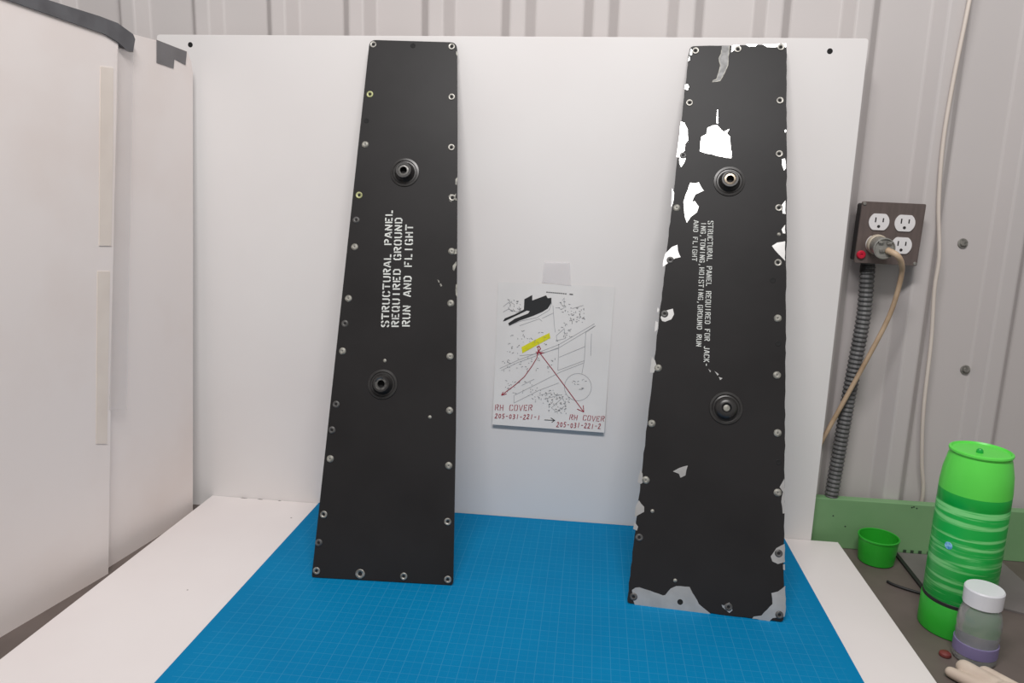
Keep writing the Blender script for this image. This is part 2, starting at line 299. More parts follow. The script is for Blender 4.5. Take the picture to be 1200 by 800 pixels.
# stencil and handwriting glyphs on a 4 x 6 cell
G = {
 'S': [[(3.7,4.5),(3.4,5.6),(2.5,6)],[(1.6,6),(.5,5.5),(.3,4.6),(.7,3.7),(1.7,3.3)],[(2.3,2.8),(3.4,2.3),(3.7,1.4),(3.4,.4),(2.4,0)],[(1.5,0),(.5,.4),(.3,1.5)]],
 'T': [[(0,5.7),(4,5.7)],[(2,4.6),(2,0)]],
 'R': [[(.5,0),(.5,6)],[(1.5,5.7),(3,5.7),(3.6,5),(3.6,4.1),(3,3.3),(1.5,3.3)],[(2.1,2.6),(3.7,0)]],
 'U': [[(.5,6),(.5,1.2),(.9,.4),(1.6,.1)],[(2.4,.1),(3.1,.4),(3.5,1.2),(3.5,6)]],
 'C': [[(1.6,5.9),(.8,5.5),(.5,4.5),(.5,1.5),(.8,.5),(1.6,.1)],[(2.4,5.9),(3.2,5.5),(3.6,4.4)],[(2.4,.1),(3.2,.5),(3.6,1.6)]],
 'A': [[(.2,0),(1.8,6)],[(2.3,5.8),(3.8,0)],[(1.7,1.8),(2.6,1.8)]],
 'L': [[(.6,6),(.6,0)],[(1.8,.4),(3.7,.4)]],
 'P': [[(.6,6),(.6,0)],[(1.6,5.7),(3,5.7),(3.6,5),(3.6,3.9),(3,3.1),(1.6,3.1)]],
 'N': [[(.5,0),(.5,4.4)],[(.5,6),(3.5,0)],[(3.5,1.6),(3.5,6)]],
 'E': [[(.6,6),(.6,0)],[(1.6,5.6),(3.7,5.6)],[(1.4,3),(2.8,3)],[(1.6,.4),(3.7,.4)]],
 'Q': [[(1.6,5.9),(.8,5.5),(.5,4.5),(.5,1.5),(.8,.5),(1.6,.1)],[(2.4,.1),(3.2,.5),(3.5,1.5),(3.5,4.5),(3.2,5.5),(2.4,5.9)],[(2.4,1.6),(3.7,-.4)]],
 'O': [[(1.6,5.9),(.8,5.5),(.5,4.5),(.5,1.5),(.8,.5),(1.6,.1)],[(2.4,.1),(3.2,.5),(3.5,1.5),(3.5,4.5),(3.2,5.5),(2.4,5.9)]],
 'I': [[(2,6),(2,0)]],
 'D': [[(.6,6),(.6,0)],[(1.5,5.7),(2.6,5.7),(3.5,4.7),(3.5,1.3),(2.6,.3),(1.5,.3)]],
 'G': [[(1.6,5.9),(.8,5.5),(.5,4.5),(.5,1.5),(.8,.5),(1.6,.1)],[(2.4,5.9),(3.2,5.5),(3.6,4.4)],[(2.4,2.6),(3.6,2.6),(3.6,.5),(2.4,.1)]],
 'F': [[(.6,6),(.6,0)],[(1.6,5.6),(3.7,5.6)],[(1.4,3),(2.8,3)]],
 'H': [[(.6,6),(.6,0)],[(3.4,6),(3.4,0)],[(1.3,3),(2.7,3)]],
 'J': [[(3.2,6),(3.2,1.4),(2.7,.3),(1.6,0),(.6,.8)]],
 'K': [[(.6,6),(.6,0)],[(3.6,6),(1.4,3.2)],[(1.6,2.8),(3.7,0)]],
 'W': [[(.2,6),(1,0)],[(1.3,.4),(2,3.6),(2.7,.4)],[(3,0),(3.8,6)]],
 'V': [[(.3,6),(2,0),(3.7,6)]],
 ',': [[(1.9,.9),(1.9,0),(1.4,-1.1)]],
 '-': [[(.8,3),(3.2,3)]],
 '0': [[(2,5.6),(.8,4.4),(.8,1.4),(2,.3),(3.2,1.4),(3.2,4.4),(2,5.6)]],
 '1': [[(2.2,6),(1.8,0)]],
 '2': [[(.6,4.8),(1.6,6),(3,5.6),(3.1,4.2),(.5,.3),(3.8,.1)]],
 '3': [[(.7,5.6),(2.6,5.8),(3.1,4.6),(1.6,3.3),(3.2,2.4),(2.8,.6),(.6,.2)]],
 '5': [[(3.6,6),(1.2,5.8),(.9,3.6),(2.8,3.3),(3.2,1.6),(2.2,.2),(.6,.3)]],
}
def text_polys(s, a, b, c, hand=False, rng=None):
    """glyph strokes placed along baseline a -> b with cap height from a to c, in the plane's own 2-D"""
    a, b, c = Vector(a), Vector(b), Vector(c)
    n = len(s)
    adv = (b - a) / (n - 0.18)
    ux = adv * 0.82 / 4.0
    hv = c - a
    ex = adv.normalized(); hp = hv - ex * hv.dot(ex)
    uy = hp / 6.0
    out = []
    for i, ch in enumerate(s):
        if ch == ' ': continue
        j = Vector((0, 0)); sk = 0
        if rng:
            j = uy * rng.uniform(-.5, .5); sk = .12
        for pl in G[ch]:
            out.append([tuple(a + adv * i + ux * (x + (y * sk)) + uy * y + j) for x, y in pl])
    return out

# ------------------------------------------------------------------ materials
M = {}
M['white_board'] = mat('white_melamine', (229, 225, 223), .42, rgb2=(226, 221, 219), nscale=3)
M['base'] = mat('white_base_board', (228, 221, 219), .45, rgb2=(225, 217, 215), nscale=4)
M['hole'] = mat('dark_hole', (18, 17, 17), .8)
M['wall'] = mat('painted_steel_sheet', (197, 191, 189), .38, rgb2=(192, 185, 183), nscale=1.3)
M['card'] = mat('white_painted_card', (234, 225, 221), .6, rgb2=(228, 216, 210), nscale=5, bump=.25, bscale=9, lo=.45, hi=.75)
M['duct'] = mat('grey_duct_tape', (96, 96, 99), .45, rgb2=(84, 83, 86), nscale=30, bump=.2, bscale=70)
M['duct2'] = mat('dark_grey_tape', (118, 115, 116), .6, rgb2=(110, 107, 108), nscale=25)
M['mask'] = mat('beige_masking_tape', (228, 217, 207), .6, rgb2=(221, 209, 199), nscale=12)
M['clear'] = mat('clear_tape', (222, 216, 214), .12, alpha=.16, bump=.8, bscale=26)
M['bench'] = mat('brown_grey_bench_top', (106, 95, 90), .5, rgb2=(94, 84, 79), nscale=9, bump=.1)
M['green_trim'] = mat('green_painted_wood', (124, 164, 116), .55, rgb2=(114, 154, 108), nscale=7, bump=.15, bscale=30)
M['notch'] = mat('dark_green_notch', (52, 70, 52), .7)
M['concrete'] = mat('grey_concrete', (120, 116, 112), .8)
M['black'] = mat('black_satin_paint', (41, 39, 39), .44, rgb2=(36, 34, 34), nscale=6, spec=.17, bump=.05, bscale=25)
M['blackrim'] = mat('worn_black_edge', (50, 49, 49), .45, rgb2=(150, 146, 142), nscale=26, lo=.5, hi=.6)
M['bare'] = mat('bare_aluminium', (228, 226, 224), .34, metal=.95, rgb2=(212, 210, 208), nscale=35)
M['bareworn'] = mat('scraped_aluminium', (150, 149, 148), .55, metal=.0, rgb2=(120, 119, 118), nscale=90)
M['silver'] = mat('dull_silver', (168, 165, 158), .42, metal=.6, rgb2=(112, 109, 104), nscale=120)
M['rivet'] = mat('pale_worn_rivet', (158, 155, 146), .5, metal=.2, rgb2=(112, 110, 104), nscale=150)
M['yellowring'] = mat('yellow_zinc_ring', (176, 178, 130), .45, metal=.3, rgb2=(138, 138, 98), nscale=120)
M['darkrivet'] = mat('painted_dark_rivet', (92, 90, 88), .4, rgb2=(62, 61, 60), nscale=150)
M['letter'] = mat('white_stencil_paint', (215, 217, 212), .6, rgb2=(190, 192, 188), nscale=60)
M['boss'] = mat('dark_fastener_metal', (58, 56, 55), .33, metal=.3, rgb2=(48, 46, 45), nscale=60)
M['bossring'] = mat('worn_boss_ring', (120, 118, 115), .35, metal=.6, rgb2=(70, 69, 67), nscale=150)
M['brass'] = mat('worn_brassy_steel', (150, 138, 122), .3, metal=.85, rgb2=(110, 100, 90), nscale=150)
M['paper'] = mat('white_paper', (228, 225, 223), .75)
M['ink'] = mat('grey_print', (168, 168, 170), .8)
M['inkd'] = mat('dark_print', (46, 46, 47), .8)
M['yellow'] = mat('yellow_highlighter', (226, 222, 40), .7, rgb2=(214, 208, 20), nscale=80)
M['red'] = mat('red_ink', (158, 34, 54), .7)
M['plate_steel'] = mat('brushed_dark_steel', (108, 95, 91), .36, metal=.3, rgb2=(98, 87, 83), nscale=20, stretch=(8, 1, 1))
M['boxside'] = mat('shade_darkened_box_side', (44, 42, 42), .5)  # blackened so the box side also stands for the shadow beside it
M['outlet'] = mat('white_outlet_plastic', (226, 222, 222), .35)
M['slot'] = mat('outlet_slot_dark', (40, 36, 36), .6)
M['redbtn'] = mat('red_plastic', (196, 30, 58), .35)
M['conduit'] = mat('dark_grey_conduit', (96, 95, 95), .55, rgb2=(82, 81, 81), nscale=40)
M['plug'] = mat('grey_plug_body', (150, 148, 142), .35, metal=.3, rgb2=(128, 126, 120), nscale=50)
M['ivory'] = mat('ivory_plug_ring', (184, 172, 154), .4)
M['cord'] = mat('tan_cord', (192, 166, 138), .5, rgb2=(168, 140, 112), nscale=25)
M['cablew'] = mat('off_white_cable', (216, 204, 194), .5)
M['capg'] = mat('green_cap_plastic', (46, 170, 48), .35, rgb2=(38, 160, 42), nscale=10)
M['cang'] = mat('dark_green_can', (14, 168, 60), .3, rgb2=(12, 160, 56), nscale=10)
M['canl'] = mat('light_green_cap', (96, 222, 80), .35, rgb2=(90, 214, 74), nscale=10)
M['canlab'] = mat('green_can_label', (20, 172, 68), .35, rgb2=(124, 212, 128), nscale=1.0, lo=.50, hi=.62, stretch=(10, 10, 190))
M['blackp'] = mat('black_rubber', (34, 33, 34), .5)
M['emblem'] = mat('pale_blue_emblem', (150, 205, 235), .4, rgb2=(60, 140, 200), nscale=160)
M['greyplate'] = mat('grey_metal_sheet', (120, 113, 112), .5, rgb2=(112, 105, 104), nscale=12)
M['clearp'] = mat('clear_plastic', (240, 244, 242), .16, trans=.82)
M['white'] = mat('white_plastic', (222, 222, 226), .4)
M['purple'] = mat('purple_label', (130, 120, 160), .5)
M['beige'] = mat('beige_rubber', (212, 196, 180), .6, rgb2=(202, 184, 168), nscale=25)
M['redlump'] = mat('dull_red', (120, 52, 48), .55, rgb2=(100, 44, 40), nscale=60)
M['wood'] = mat('bench_wood', (120, 100, 80), .6)

def mat_cutting():
    m = mat('blue_cutting_mat', (0, 119, 168), .7, rgb2=(0, 114, 163), nscale=5, spec=.1)
    nt = m.node_tree; b = nt.nodes['Principled BSDF']
    ramp = [n for n in nt.nodes if n.type == 'VALTORGB'][0]
    tc = [n for n in nt.nodes if n.type == 'TEX_COORD'][0]
    sep = nt.nodes.new('ShaderNodeSeparateXYZ'); nt.links.new(tc.outputs['Object'], sep.inputs['Vector'])
    def mth(op, a, bv=None):
        n = nt.nodes.new('ShaderNodeMath'); n.operation = op
        if isinstance(a, (int, float)): n.inputs[0].default_value = a
        else: nt.links.new(a, n.inputs[0])
        if bv is not None:
            if isinstance(bv, (int, float)): n.inputs[1].default_value = bv
            else: nt.links.new(bv, n.inputs[1])
        return n.outputs[0]
    def lines(c, s, w):
        fr = mth('FRACT', mth('DIVIDE', c, s))
        return mth('LESS_THAN', fr, w / s)
    thin = mth('MAXIMUM', lines(sep.outputs['X'], .0127, .0008), lines(sep.outputs['Y'], .0127, .0008))
    bold = mth('MAXIMUM', lines(sep.outputs['X'], .0254, .0011), lines(sep.outputs['Y'], .0254, .0011))
    fac = mth('MAXIMUM', mth('MULTIPLY', thin, .035), mth('MULTIPLY', bold, .065))
    # printed border: no grid in the outer margin
    inx = mth('LESS_THAN', mth('ABSOLUTE', mth('SUBTRACT', sep.outputs['X'], .4614)), .4614 - .015)
    iny = mth('LESS_THAN', mth('ABSOLUTE', mth('SUBTRACT', sep.outputs['Y'], -.305)), .305 - .010)
    fac = mth('MULTIPLY', fac, mth('MULTIPLY', inx, iny))
    mx = nt.nodes.new('ShaderNodeMix'); mx.data_type = 'RGBA'
    nt.links.new(fac, mx.inputs[0]); nt.links.new(ramp.outputs['Color'], mx.inputs[6]); mx.inputs[7].default_value = lin((150, 215, 240))
    nt.links.new(mx.outputs[2], b.inputs['Base Color'])
    return m
M['mat'] = mat_cutting()

# ------------------------------------------------------------------ the setting
def corrugated_wall():
    top, slope, pitch, x0 = .0275, .018, .1505, .6455 + .009   # x0: left end of a rib's flat crest
    yr, yv = .045, .070
    prof = []
    for k in range(-12, 16):
        x = x0 + k * pitch
        prof += [(x - slope, yv), (x, yr), (x + top, yr), (x + top + slope, yv)]
    v, f = [], []
    zs = [-.92, .2, .8, 2.2]
    for z in zs:
        v += [(x, y, z) for x, y in prof]
    n = len(prof)
    for r in range(len(zs) - 1):
        for i in range(n - 1):
            f.append((r*n+i, r*n+i+1, (r+1)*n+i+1, (r+1)*n+i))
    o = fixn(mesh('wall_back', v, f, M['wall']))
    b = o.modifiers.new('bend', 'BEVEL'); b.width = .003; b.segments = 2; b.limit_method = 'ANGLE'; b.angle_limit = math.radians(30)
    o['kind'] = 'structure'
    return o
wall = corrugated_wall()
screw_prof = [(0, .006), (.004, .006), (.0052, .004), (.0055, .002), (.0085, .0018), (.009, 0)]
for x, z in ((1.4944, .5681), (1.5316, .3332)):
    lathe('screw', screw_prof, M['silver'], wall, 16, 'Y', (x, .0695, z))

fl = box('floor', (-3, -4, -.94), (5, .08, -.92), M['concrete']); fl['kind'] = 'structure'

trim = box('trim_1', (-1.1, .024, TABLE), (2.7, .043, .0765), M['green_trim'], bev=.0015)
trim['kind'] = 'structure'
for x in (1.4465, 1.4600, 1.4745, 1.4905):
    box('notch', (x, .0228, TABLE), (x + .0055, .0245, TABLE + .0075), M['notch'], trim)

for x, z in ((1.4515, .0700), (1.4605, .0690), (1.455, .0715), (1.3105, .0420), (1.335, .022)):
    lathe('dent', [(0, .0004), (.0014, .0004), (.0018, 0)], M['notch'], trim, 8, 'Y', (x, .0241, z))

bench = empty('workbench', (.75, -.5, -.92))
O = Vector((.75, -.5, -.92))
def at(x, y, z): return (x - O.x, y - O.y, z - O.z)
box('bench_top', at(-1.1, -1.02, TABLE - .04), at(2.7, .0435, TABLE), M['bench'], bench, .003)
for x in (-1.0, 2.55):
    for y in (-.95, -.07):
        box('leg', at(x, y, -.92), at(x + .07, y + .07, TABLE - .04), M['wood'], bench)
tag(bench, 'long brown-grey workbench that carries the white boards and green canister', 'workbench')

# ------------------------------------------------------------------ white boards and cutting mat
bb = empty('backing_board', (.6334, .009, TABLE))
def rr(w0, h0, w1, h1, r): return round_corners([(w0, h0), (w1, h0), (w1, h1), (w0, h1)], [r]*4, 4)
bo = prism('board', rr(-.6334, 0, .6334, .9292, .006), .0185, M['white_board'], bb)
bo.rotation_euler = (math.pi/2, 0, 0); bo.location = (0, .0095, 0)
bevel(bo, .001)
for x, z in ((.0651, .8877), (1.2061, .8845)):
    lathe('mounting_hole', [(0, .0007), (.0042, .0007), (.005, 0)], M['hole'], bb, 18, 'Y', (x - .6334, -.0088, z - TABLE))
tag(bb, 'large upright white board with two small holes, standing against the corrugated wall', 'board')

base = box('base_board', (.0606, -.66, TABLE), (1.3165, -.0005, 0), M['base'], bev=.001)
tag(base, 'flat white board lying on the bench under the blue mat', 'board')

stain_mat = mat('grey_scuff', (120, 112, 108), .8)
for x, y, w, d in ((.2635, -.0760, .0022, .0016), (.130, -.0030, .008, .0018), (.166, -.0032, .006, .0016), (.2100, -.3560, .0016, .0012), (.208, -.003, .004, .0014)):
    pts_ = [(x + w * math.cos(k * math.pi / 5) * random.uniform(.7, 1.1), y + d * math.sin(k * math.pi / 5) * random.uniform(.7, 1.1), .0001) for k in range(10)]
    s_ = mesh('scuff_mark', pts_, [tuple(range(10))], stain_mat, base)

def make_mat():
    o = prism('cutting_mat', round_corners([(0, -.61), (.9228, -.61), (.9228, 0), (0, 0)], [.003]*4, 3), .003, M['mat'])
    o.location = (.2923, -.003, .0001)
    return o
cm = make_mat()
tag(cm, 'blue cutting mat with a fine printed grid on the white base board', 'cutting mat')

# ------------------------------------------------------------------ the two tapered black panels
def panel_root(name, fr):
    A, u, v, n = [Vector(q) for q in fr]
    A.z += .0012       # lower back edge rests on the mat
    m = Matrix(((u.x, v.x, n.x, A.x), (u.y, v.y, n.y, A.y), (u.z, v.z, n.z, A.z), (0, 0, 0, 1)))
    return empty(name, mw=m)

TH = .0035
def ring_mesh(kind):
    s = {'g': 1.0, 'y': 1.0, 'b': 1.3, 'r': 1.0, 'd': 1.0, 'h': .75, 's': .55}[kind]
    if kind in 'gyb':
        prof = [(.0062, 0), (.0060, .0010), (.0050, .0013), (.0032, .0010), (.0026, .0003), (0, .0003)]
        rm = [0, 0, 0, 0, 1]
        mats = [M['yellowring' if kind == 'y' else 'silver'], M['hole']]
    elif kind == 'r':
        prof = [(.0062, 0), (.0058, .0010), (.0042, .0018), (.0020, .0022), (.0012, .0016), (0, .0016)]
        rm = [0, 0, 0, 0, 1]; mats = [M['rivet'], M['darkrivet']]
    elif kind == 'd':
        prof = [(.0062, 0), (.0056, .0011), (.0036, .0018), (.0024, .0010), (0, .0010)]
        rm = [0, 0, 0, 1]; mats = [M['darkrivet'], M['black']]
    elif kind == 'h':
        prof = [(.0062, 0), (.0056, .0005), (.0046, .0003), (0, .0003)]
        rm = [1, 0, 0]; mats = [M['hole'], M['black']]
    else:
        prof = [(.0055, 0), (.0048, .0006), (0, .0010)]
        rm = [0, 0]; mats = [M['rivet']]
    o = lathe('rivet', [(r * s, h) for r, h in prof], None, None, 14, 'Z', (0, 0, 0), True, mats, rm)
    me = o.data
    bpy.data.objects.remove(o)
    return me
RM = {k: ring_mesh(k) for k in 'gybrdhs'}
NAMES = {'g': 'grommet', 'y': 'grommet', 'b': 'grommet', 'r': 'rivet', 'd': 'rivet', 'h': 'screw_hole', 's': 'paint_speck'}

def boss_mesh(style):
    if style == 'socket':
        prof = [(.0255, 0), (.0250, .0016), (.0215, .0022), (.0200, .0010), (.0178, .0012), (.0150, .006), (.0142, .013), (.0132, .0142), (.0102, .0142), (.0088, .013), (.0062, .0132), (.0052, .004), (0, .004)]
        rm = [0, 0, 0, 0, 0, 0, 0, 0, 1, 1, 2, 2]
    else:
        prof = [(.0265, 0), (.0258, .0016), (.0225, .0020), (.0205, .0008), (.0185, .0016), (.0165, .007), (.0120, .0105), (.0080, .0108), (.0060, .0085), (.0050, .0085), (.0030, .0095), (0, .0095)]
        rm = [0, 0, 0, 0, 0, 0, 0, 2, 2, 1, 1]
    return prof, rm

def build_panel(name, key, frame, out, riv, bosses, chips, text, corner, label, rng, side):
    root = panel_root(name, frame)
    rad = [corner[0], corner[1], 0, 0, 0, corner[2], corner[3]]
    outline = round_corners(out, rad, 5)
    if key == 'R': outline = rough_outline(outline, .012, .0007, rng)
    p = prism('plate', outline, TH, M['black'], root, -TH, side)
    for k, u, v in riv:
        o = bpy.data.objects.new(NAMES[k], RM[k]); COL.objects.link(o); o.parent = root
        o.location = (u, v, 0.0); o.rotation_euler = (0, 0, rng.uniform(0, 6))
    for (u, v), st in zip(bosses, ('socket', 'cup' if key == 'R' else 'socket')):
        prof, rm = boss_mesh(st)
        b = lathe('fastener_boss', prof, None, root, 36, 'Z', (u, v, 0), True, [M['boss'], M['bossring' if key == 'L' else 'brass'], M['hole']], rm)
        if st == 'cup': b.data.materials[1] = M['rivet']
    for i, ch in enumerate(chips):
        mm = M['bare']
        if key == 'R' and i in (0,): mm = M['bareworn']
        if key == 'L': mm = M['rivet']
        ol = rough_outline(ch, .006, .0006, rng)
        bpatch = prism('bare_patch', ol, .00022, mm, root, .00002)
        if mm is M['bareworn']:
            strokes('scraped_edge', [ol[2:]], .0012, M['rivet'], bpatch, lambda x, y: (x, y, .0004))
    for i, t in enumerate(text):
        w = .0024 if key == 'L' else .0013
        strokes('lettering', text_polys(*t), w, M['letter'], root, lambda x, y: (x, y, .0004))
    tag(root, label, 'metal panel')
    return root
build_panel('structural_panel', 'L', L_frame, L_out, L_riv, L_boss, L_chips, L_text, (.004, .006, .012, .012),
            'intact black tapered metal panel, stencilled STRUCTURAL PANEL REQUIRED GROUND RUN AND FLIGHT', random.Random(3), M['black'])
build_panel('structural_panel', 'R', R_frame, R_out, R_riv, R_boss, R_chips, R_text, (.006, .006, .008, .008),
            'chipped black tapered metal panel with bare silver patches and three lines of small stencilling', random.Random(5), M['blackrim'])

# ------------------------------------------------------------------ paper sheet with the parts drawing
PX, PZ = paper[0]
def lift(x, z):      # the lower edge stands a little off the board
    t = max(0.0, (0.34 - z) / 0.15)
    return -.0012 - .006 * t * t
sheet = empty('paper_sheet', ((paper[0][0] + paper[1][0]) / 2, -.001, (paper[0][1] + paper[1][1]) / 2))
SO = sheet.location.copy()
def pp(x, z, off=0.0): return (x - SO.x, lift(x, z) - off - SO.y, z - SO.z)
def paper_mesh():
    nx, nz = 4, 14
    a, b, c, d = [Vector(q) for q in paper]
    v, f = [], []
    for off in (0.0, -.0003):
        for j in range(nz + 1):
            for i in range(nx + 1):
                p = a.lerp(b, i/nx).lerp(d.lerp(c, i/nx), j/nz)
                v.append(pp(p.x, p.y, off))
    m = (nx+1)*(nz+1)
    for j in range(nz):
        for i in range(nx):
            q = j*(nx+1)+i
            f += [(q, q+1, q+nx+2, q+nx+1), (m+q, m+q+nx+1, m+q+nx+2, m+q+1)]
    return mesh('page', v, f, M['paper'], sheet, True)
paper_mesh()
def flat_poly(name, pts, m, off):
    tri = tessellate_polygon([[Vector((x, y, 0)) for x, y in pts]])
    return mesh(name, [pp(x, y, off) for x, y in pts], [tuple(t) for t in tri], m, sheet)
flat_poly('aircraft_silhouette', sil, M['inkd'], .0004)
flat_poly('highlighter_mark', yel, M['yellow'], .0004)
rg = random.Random(11)
def ppo(off): return lambda x, y: pp(x, y, off)
strokes('drawing_lines', grey, .0009, M['ink'], sheet, ppo(.0003))
# clusters of tiny part symbols and callouts of the exploded drawing
a0, b0, c0, d0 = [Vector(q) for q in paper]
def puv(u, v): return a0.lerp(b0, u).lerp(d0.lerp(c0, u), v)
cl = [(.58,.85,.04,.04,14),(.70,.80,.07,.05,40),(.60,.69,.06,.05,16),(.16,.84,.06,.04,26),(.27,.63,.16,.04,22),(.16,.54,.06,.04,12),(.36,.44,.2,.05,26),(.25,.27,.15,.05,26),(.42,.22,.12,.05,34),(.58,.18,.09,.07,70),(.75,.32,.06,.06,14),(.47,.60,.10,.02,10),(.10,.42,.04,.04,10)]
ticks = []
for u, v, su, sv, n in cl:
    for _ in range(n):
        p = puv(u + rg.uniform(-su, su), v + rg.uniform(-sv, sv))
        ang = rg.choice((0, 0.5, 1.57, 2.6)) + rg.uniform(-.15, .15); l = rg.uniform(.0012, .0042)
        ticks.append([(p.x, p.y), (p.x + math.cos(ang)*l, p.y + math.sin(ang)*l)])
strokes('part_symbols', ticks, .0009, mat('mid_grey_print', (128, 128, 130), .8), sheet, ppo(.00045))['kind'] = 'stuff'
hd = [[tuple(puv(.42 + i*.018, .945 - i*.0006)), tuple(puv(.432 + i*.018, .945 - i*.0006))] for i in range(10)] + [[tuple(puv(.62, .938)), tuple(puv(.65, .937))]]
strokes('heading', hd, .0018, M['inkd'], sheet, ppo(.0004))
strokes('red_arrows', red, .0014, M['red'], sheet, ppo(.0006))
for t in hand:
    strokes('handwriting', text_polys(t[0], t[1], t[2], t[3], rng=rg), .0012, M['red'], sheet, ppo(.0007))
strokes('pencil_arrow', blk, .0012, M['inkd'], sheet, ppo(.0006))
tag(sheet, 'white paper with exploded parts drawing, yellow highlight and red handwritten notes, taped to board', 'paper')
tp = mesh('clear_tape', [(x, -.0021, z) for x, z in tape] + [(x, -.0024, z) for x, z in tape],
          [(0, 1, 2, 3), (7, 6, 5, 4), (0, 4, 5, 1), (1, 5, 6, 2), (2, 6, 7, 3), (3, 7, 4, 0)], mat('frosted_tape', (240, 236, 238), .3, alpha=.2))
tag(tp, 'short strip of frosted clear tape holding the top of the paper sheet', 'tape')

# ------------------------------------------------------------------ folded white card screen at the left
scr = empty('card_screen', (.02, -.29, TABLE))
SC = scr.location.copy()
for key, pts, nn in (('r', sheet_right, n_right), ('l', sheet_left, n_left)):
    o = slab('card_panel', pts, nn, .004, M['card'], scr, SC)
slab('duct_tape', duct, n_left, .0085, M['duct'], scr, SC)
slab('tape_patch', patch, n_right, .0012, M['duct2'], scr, SC)
slab('packing_tape', clear, n_left, .0004, M['clear'], scr, SC)
slab('masking_tape', mask1, n_left, .0010, M['mask'], scr, SC)
slab('masking_tape', mask2, n_left, .0010, M['mask'], scr, SC)
tag(scr, 'white painted card screen of two taped panels with grey duct tape along its top', 'screen')

# ------------------------------------------------------------------ electrical box, plug, conduit, cables
ob = empty('outlet_box', (1.345, .054, .583))
ob.rotation_euler = (0, .02, 0)
box('box_body', (-.049, -.036, -.051), (.049, 0, .051), M['boxside'], ob, .003)
cp_ = prism('cover_plate', round_corners([(-.0535, -.054), (.0535, -.054), (.0535, .054), (-.0535, .054)], [.003]*4, 3), .004, M['plate_steel'], ob)
cp_.rotation_euler = (math.pi/2, 0, 0); cp_.location = (0, -.036, 0)
bevel(cp_, .0012)
def receptacle(x, z):
    pts = []
    R_, hh = .0172, .0143
    for k in range(40):
        a = 2*math.pi*k/40
        pts.append((R_*math.cos(a), max(-hh, min(hh, R_*math.sin(a)))))
    o = prism('receptacle', pts, .0022, M['outlet'], ob)
    o.rotation_euler = (math.pi/2, 0, 0); o.location = (x, -.0398, z)
    bevel(o, .0006)
    for sx, hh2 in ((-.0064, .0042), (.0064, .0035)):
        prism('slot', [(sx-.0011, .0035-hh2), (sx+.0011, .0035-hh2), (sx+.0011, .0035+hh2), (sx-.0011, .0035+hh2)], .0003, M['slot'], o, .0022)
    prism('ground_hole', [(.0026*math.cos(a*math.pi/8), -.0078 + .0026*math.sin(a*math.pi/8)) for a in range(16)], .0003, M['slot'], o, .0022)
for x in (-.0215, .0220):
    for z in (.0195, -.0195):
        receptacle(x, z)
for x, z in ((-.0495, .05), (.0495, -.05)):
    lathe('corner_screw', [(0, .002), (.0025, .0018), (.0034, 0)], M['silver'], ob, 12, 'Y', (x, -.0398, z))
lathe('red_button', [(0, .003), (.0015, .003), (.0022, .0045), (.006, .0045), (.0075, .003), (.0078, 0)], M['redbtn'], ob, 20, 'Y', (-.044, -.0398, -.0395))
tag(ob, 'square steel outlet box with white receptacles on the corrugated wall', 'outlet')

pc = empty('power_cord', (1.3235, .0120, .5635))
PO = pc.location.copy()
lathe('plug_ring', [(0, .0005), (.0165, .0005), (.0180, .003), (.0172, .010), (.0150, .012)], M['ivory'], pc, 28, 'Y')
pb = lathe('plug_body', [(.0150, .010), (.0162, .014), (.0175, .034), (.0182, .036), (.0182, .040), (.0165, .0405), (.0155, .038), (0, .038)], M['plug'], pc, 28, 'Y')
for a in (.6, 2.4, 4.3):
    box('clamp', (.009*math.cos(a)-.004, -.0415, .009*math.sin(a)-.0025), (.009*math.cos(a)+.004, -.037, .009*math.sin(a)+.0025), M['silver'], pb, .0006)
pr_ = pb
for v in pb.data.vertices: v.co.z -= .12 * (-v.co.y)
cpts = [(1.329, -.026, .556), (1.340, -.040, .549), (1.352, -.034, .535), (1.360, -.020, .512), (1.359, -.008, .465), (1.352, .000, .424), (1.333, .008, .362), (1.302, .020, .268), (1.272, .030, .180), (1.245, .034, .10)]
sp = spline(cpts, 8)
tube('cord', [Vector(q) - PO for q in sp], .0045, M['cord'], pc, 10, [.0058 - .0016 * min(1, i/22) for i in range(len(sp))])
tag(pc, 'tan power cord with grey round plug in the lower left receptacle', 'power cord')

cd = empty('conduit', (1.31, .034, .0765))
CO = cd.location.copy()
path = spline([(1.322, .036, .531), (1.3255, .037, .46), (1.3255, .038, .41), (1.317, .038, .27), (1.307, .037, .0772)], 40)
rad = []
for i in range(len(path)): rad.append(.0122 if i % 2 == 0 else .0098)
# even spacing along the path gives one ring about every 7 mm
length = sum((path[i+1]-path[i]).length for i in range(len(path)-1))
nr = int(length / .0021)
cum = [0]
for i in range(len(path)-1): cum.append(cum[-1] + (path[i+1]-path[i]).length)
even, k = [], 0
for j in range(nr + 1):
    s = min(length * j / nr, cum[-1] - 1e-7)
    while cum[k+1] < s: k += 1
    even.append(path[k].lerp(path[k+1], (s-cum[k])/(cum[k+1]-cum[k])))
tube('hose', [q - CO for q in even], .01, M['conduit'], cd, 14, [(.0122, .0132, .0122, .0108)[j % 4] for j in range(nr + 1)], False)
lathe('connector', [(0, 0), (.0105, 0), (.0125, .004), (.0125, .016), (.0105, .018), (.0105, .022)], M['boxside'], cd, 20, 'Z', (1.322 - CO.x, .036 - CO.y, .509 - CO.z))
tag(cd, 'dark grey ribbed flexible conduit running down from the outlet box', 'conduit')

